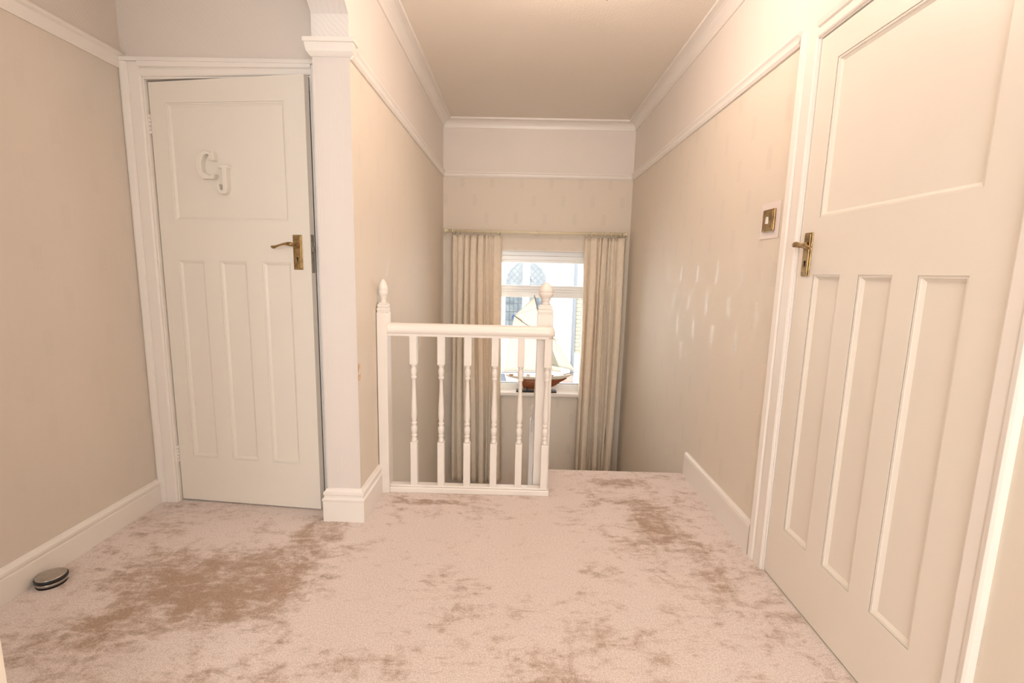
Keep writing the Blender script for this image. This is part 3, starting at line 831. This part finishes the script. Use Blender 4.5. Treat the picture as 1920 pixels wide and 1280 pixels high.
for x, w, zt, zb_ in sec: vs += [S3(x, zt - .002, -w * .97), S3(x, zt - .002, w * .97)]
dk = MB().add(vs, [(2 * i, 2 * i + 1, 2 * i + 3, 2 * i + 2) for i in range(len(sec) - 1)]); 
for a, b in ((-.07, -.03), (.045, .065), (.10, .13), (.30, .36)): dk.box(a - .22, b - .22, -.014, .014, .160, .170)
dk.build('deck', 'deck_wood', sh)
# brown under-body and keel
vs = []; under = [(.055, .010, .145, .120), (.07, .028, .147, .050), (.12, .034, .147, .046), (.20, .036, .147, .046), (.30, .032, .150, .052), (.38, .022, .155, .085), (.44, .010, .162, .125), (.49, .004, .172, .155)]
for x, w, zt, zb_ in under:
    for a, b in ((-1, 1), (-.9, .65), (-.5, .3), (-.16, .12), (-.12, 0), (.12, 0), (.16, .12), (.5, .3), (.9, .65), (1, 1)): vs.append(S3(x, zb_ + (zt - zb_) * b, w * a))
n = 10
MB().add(vs, [(i * n + j, i * n + (j + 1) % n, (i + 1) * n + (j + 1) % n, (i + 1) * n + j) for i in range(len(under) - 1) for j in range(n)] + [tuple(range(n)), tuple(range((len(under) - 1) * n, len(under) * n))], True).build('keel', 'hull_brown', sh)
MB().box(.003 - .22, .393 - .22, -.04, .04, 0, .014).box(.10 - .22, .11 - .22, -.03, .03, .014, .05).box(.27 - .22, .28 - .22, -.03, .03, .014, .05).build('stand', 'stand_black', sh, .002)
sp = MB(); sp.tube([S3(.235, .18), S3(.226, .80), S3(.222, .86)], [.0055, .0045, .003], 8); sp.build('mast', 'spar_wood', sh)
MB().tube([S3(.154, .957, -.003), S3(.19, .81, -.003), S3(.215, .71, -.003)], .003, 8).build('topsail_yard', 'spar_wood', sh)
MB().tube([S3(-.036, .760, -.002), S3(.079, .680, -.002), S3(.226, .585, -.002)], .0035, 8).build('gaff', 'spar_wood', sh)
MB().tube([S3(-.145, .205, -.002), S3(.232, .212, -.002)], .0032, 8).build('boom', 'spar_wood', sh)
MB().tube([S3(.46, .196), S3(.585, .228)], [.004, .0022], 8).build('bowsprit', 'spar_wood', sh)
def sail(name, pts, bulge=.018, y=0):
    # triangular or four sided sail with belly and thickness
    if len(pts) == 3: pts = [pts[0], pts[1], pts[2], pts[2]]
    P = [Vector(S3(a, b, y)) for a, b in pts]; n = 10; vs = []
    for i in range(n + 1):
        for j in range(n + 1):
            u, v = i / n, j / n
            p = (P[0] * (1 - u) + P[1] * u) * (1 - v) + (P[3] * (1 - u) + P[2] * u) * v
            vs.append((p.x, p.y + bulge * math.sin(PI * u) * math.sin(PI * (.15 + .7 * v)), p.z))
    m_ = MB().add(vs, [(i * (n + 1) + j, i * (n + 1) + j + 1, (i + 1) * (n + 1) + j + 1, (i + 1) * (n + 1) + j) for i in range(n) for j in range(n)], True)
    o = m_.build(name, 'sail_cloth', sh); sd = o.modifiers.new('thick', 'SOLIDIFY'); sd.thickness = .0008
    return o
sail('mainsail', [(-.13, .210), (.228, .216), (.222, .585), (-.034, .752)])
sail('topsail', [(-.030, .758), (.218, .600), (.205, .74), (.154, .950)], .012)
sail('staysail', [(.26, .235), (.438, .212), (.250, .640)], .012, .004)
sail('jib', [(.33, .285), (.572, .232), (.250, .700)], .014, -.004)
sail('flying_jib', [(.31, .55), (.400, .515), (.245, .76)], .01, 0)
m_ = MB(); m_.tube([S3(.224, .85), S3(.40, .50), S3(.583, .228)], .0008, 5); m_.tube([S3(.224, .85), S3(-.036, .76)], .0008, 5); m_.tube([S3(.02, .19, .04), S3(.226, .70)], .0008, 5); m_.tube([S3(.36, .19, -.04), S3(.226, .70)], .0008, 5)
m_.build('rigging', 'spar_wood', sh)

# ------------------------------------------------------------ ceiling light (its lowest finials just enter the view)
cl = empty('chandelier', (.234, 2.0, CZ)); tag(cl, 'brass multi-arm ceiling light whose lowest finials just show at the top edge', 'ceiling light')
MB().lathe([(0, .06), (-.008, .062), (-.022, .045), (-.028, .012), (-.07, .008), (-.075, .014), (-.085, .008), (-.10, .018), (-.125, .026), (-.145, .018), (-.155, .008), (-.165, .004)], 0, 0, 28).build('body', 'old_brass', cl)
for k in range(5):
    a = math.radians(90 - 36 + 72 * k); dx, dy = math.cos(a), math.sin(a); r = .18
    pts = []
    for i in range(13):
        t = i / 12; rr = .015 + (r - .015) * t; z = -.125 - .055 * math.sin(t * PI * .75) + .0 * t
        pts.append((dx * rr, dy * rr, z))
    zc = pts[-1][2]
    arm = MB().tube(pts, .0042, 8).build('arm', 'old_brass', cl)
    cx_, cy_ = dx * r, dy * r
    MB().lathe([(zc + .014, .018), (zc + .006, .022), (zc, .012), (zc - .012, .007), (zc - .022, .009), (zc - .030, .004), (zc - .036, .0055), (zc - .0475, .003), (zc - .052, .0008)], cx_, cy_, 16).build('finial', 'old_brass', arm)
    MB().lathe([(zc + .008, .009), (zc + .035, .009)], cx_, cy_, 14).build('candle_tube', 'cream_pole', arm)
    MB().lathe([(zc + .035, .008), (zc + .042, .013), (zc + .055, .0155), (zc + .068, .012), (zc + .082, .005), (zc + .088, .001)], cx_, cy_, 16).build('bulb', 'frosted_bulb', arm)
    l = lamp('bulb_light', 'POINT', (cl.location.x + cx_ * 1.0, cl.location.y + cy_, CZ + zc + .055), LAMP_E, WARM, shadow_soft_size=.03)
    l.parent = None

# ------------------------------------------------------------ outside the window
G = empty('neighbouring_house', (0, 9.0, -3.6)); tag(G, 'white rendered house with an arched leaded window beyond the glass', 'house')
def H(m_, x0, x1, y0, y1, z0, z1): m_.box(x0, x1, y0 - 9, y1 - 9, z0 + 3.6, z1 + 3.6)
m_ = MB(); H(m_, -6, 6, 9.0, 9.3, -3.6, 4.5); m_.build('wall', 'render_white', G)
def arch_poly(cx, hw, z0, zs, n=20, apex=1.0):
    return [(cx - hw, z0), (cx + hw, z0)] + [(cx + hw * math.cos(a), zs + hw * apex * math.sin(a)) for a in [PI * i / n for i in range(n + 1)]]
shf = lambda pl: [(a, b + 3.6) for a, b in pl]
# frame and two lights with stained lead work
CX, HW, ZS, Z0 = .145, .385, .985, .02
fr = MB()
fr.prism(shf(arch_poly(CX, HW + .07, Z0 - .06, ZS)), 'y', -.06, -.0); frm = fr.build('window_surround', 'render_white', G)
def clip_arch(xa, xb, n=12):
    pts = [(xa, Z0), (xb, Z0)]
    for i in range(n + 1):
        x = xb + (xa - xb) * i / n; d = max(0, HW * HW - (x - CX) ** 2); pts.append((x, ZS + math.sqrt(d)))
    return pts
for xa, xb in ((CX - HW, .078), (.212, CX + HW)):
    MB().prism(shf(clip_arch(xa, xb)), 'y', -.072, -.060).build('leaded_pane', 'leaded_glass', G)
    ld = MB(); W2 = xb - xa
    for q in (.25, .5, .75): ld.box(xa + W2 * q - .004, xa + W2 * q + .004, -.078, -.072, Z0 + 3.6, ZS + 3.6)
    for q in range(6): zz = Z0 + .16 * q + .08; ld.box(xa, xb, -.078, -.072, zz + 3.596, zz + 3.604)
    # crossed tracery in the arch head
    for sgn in (-1, 1):
        for off in (-.10, .02, .14, .26):
            pts = []
            for i in range(13):
                t = i / 12; x = xa + W2 * t; z = ZS + off + sgn * (t - .5) * .34
                if z < ZS - .02 or (x - CX) ** 2 + max(0, z - ZS) ** 2 > (HW - .006) ** 2: 
                    if len(pts) > 1: ld.tube(pts, .005, 5)
                    pts = []; continue
                pts.append((x, -.075, z + 3.6))
            if len(pts) > 1: ld.tube(pts, .005, 5)
    ld.build('lead_strips', 'lead_grey', G)
    d_ = MB().prism([(xa + W2 / 2, .24 + 3.6), (xa + W2 / 2 + .035, .31 + 3.6), (xa + W2 / 2, .38 + 3.6), (xa + W2 / 2 - .035, .31 + 3.6)], 'y', -.080, -.073); d_.build('blue_diamond', 'glass_blue', G)
m_ = MB(); H(m_, 1.12, 2.6, 8.93, 9.0, -.35, .70); m_.build('brick_panel', 'buff_brick', G)
dp = MB().lathe([(-3.6, .036), (4.4, .036)], 1.07, 8.90, 14); o = dp.build('drainpipe', 'pipe_grey'); tag(o, 'dark grey drainpipe on the white house outside the window', 'drainpipe')
o = MB().prism([(-3, -3.6), (-.16, -3.6), (-.16, -.95), (-.22, -.72), (-3, -.72)], 'y', 7.9, 8.6).build('outbuilding', 'slate'); tag(o, 'low slate grey outbuilding seen past the left curtain outside', 'outbuilding')
o = MB().box(.86, 1.0, 8.35, 8.6, -3.6, -.78).box(.83, 1.03, 8.32, 8.63, -.78, -.70).build('brick_pier', 'pink_brick'); tag(o, 'pinkish brick pier outside, past the bow of the model ship', 'brick pier')
struct(MB().box(-12, 12, 4.8, 30, -3.7, -3.6).build('floor_outside', 'ground_grey'), 'pale paving outside the house', 'ground')
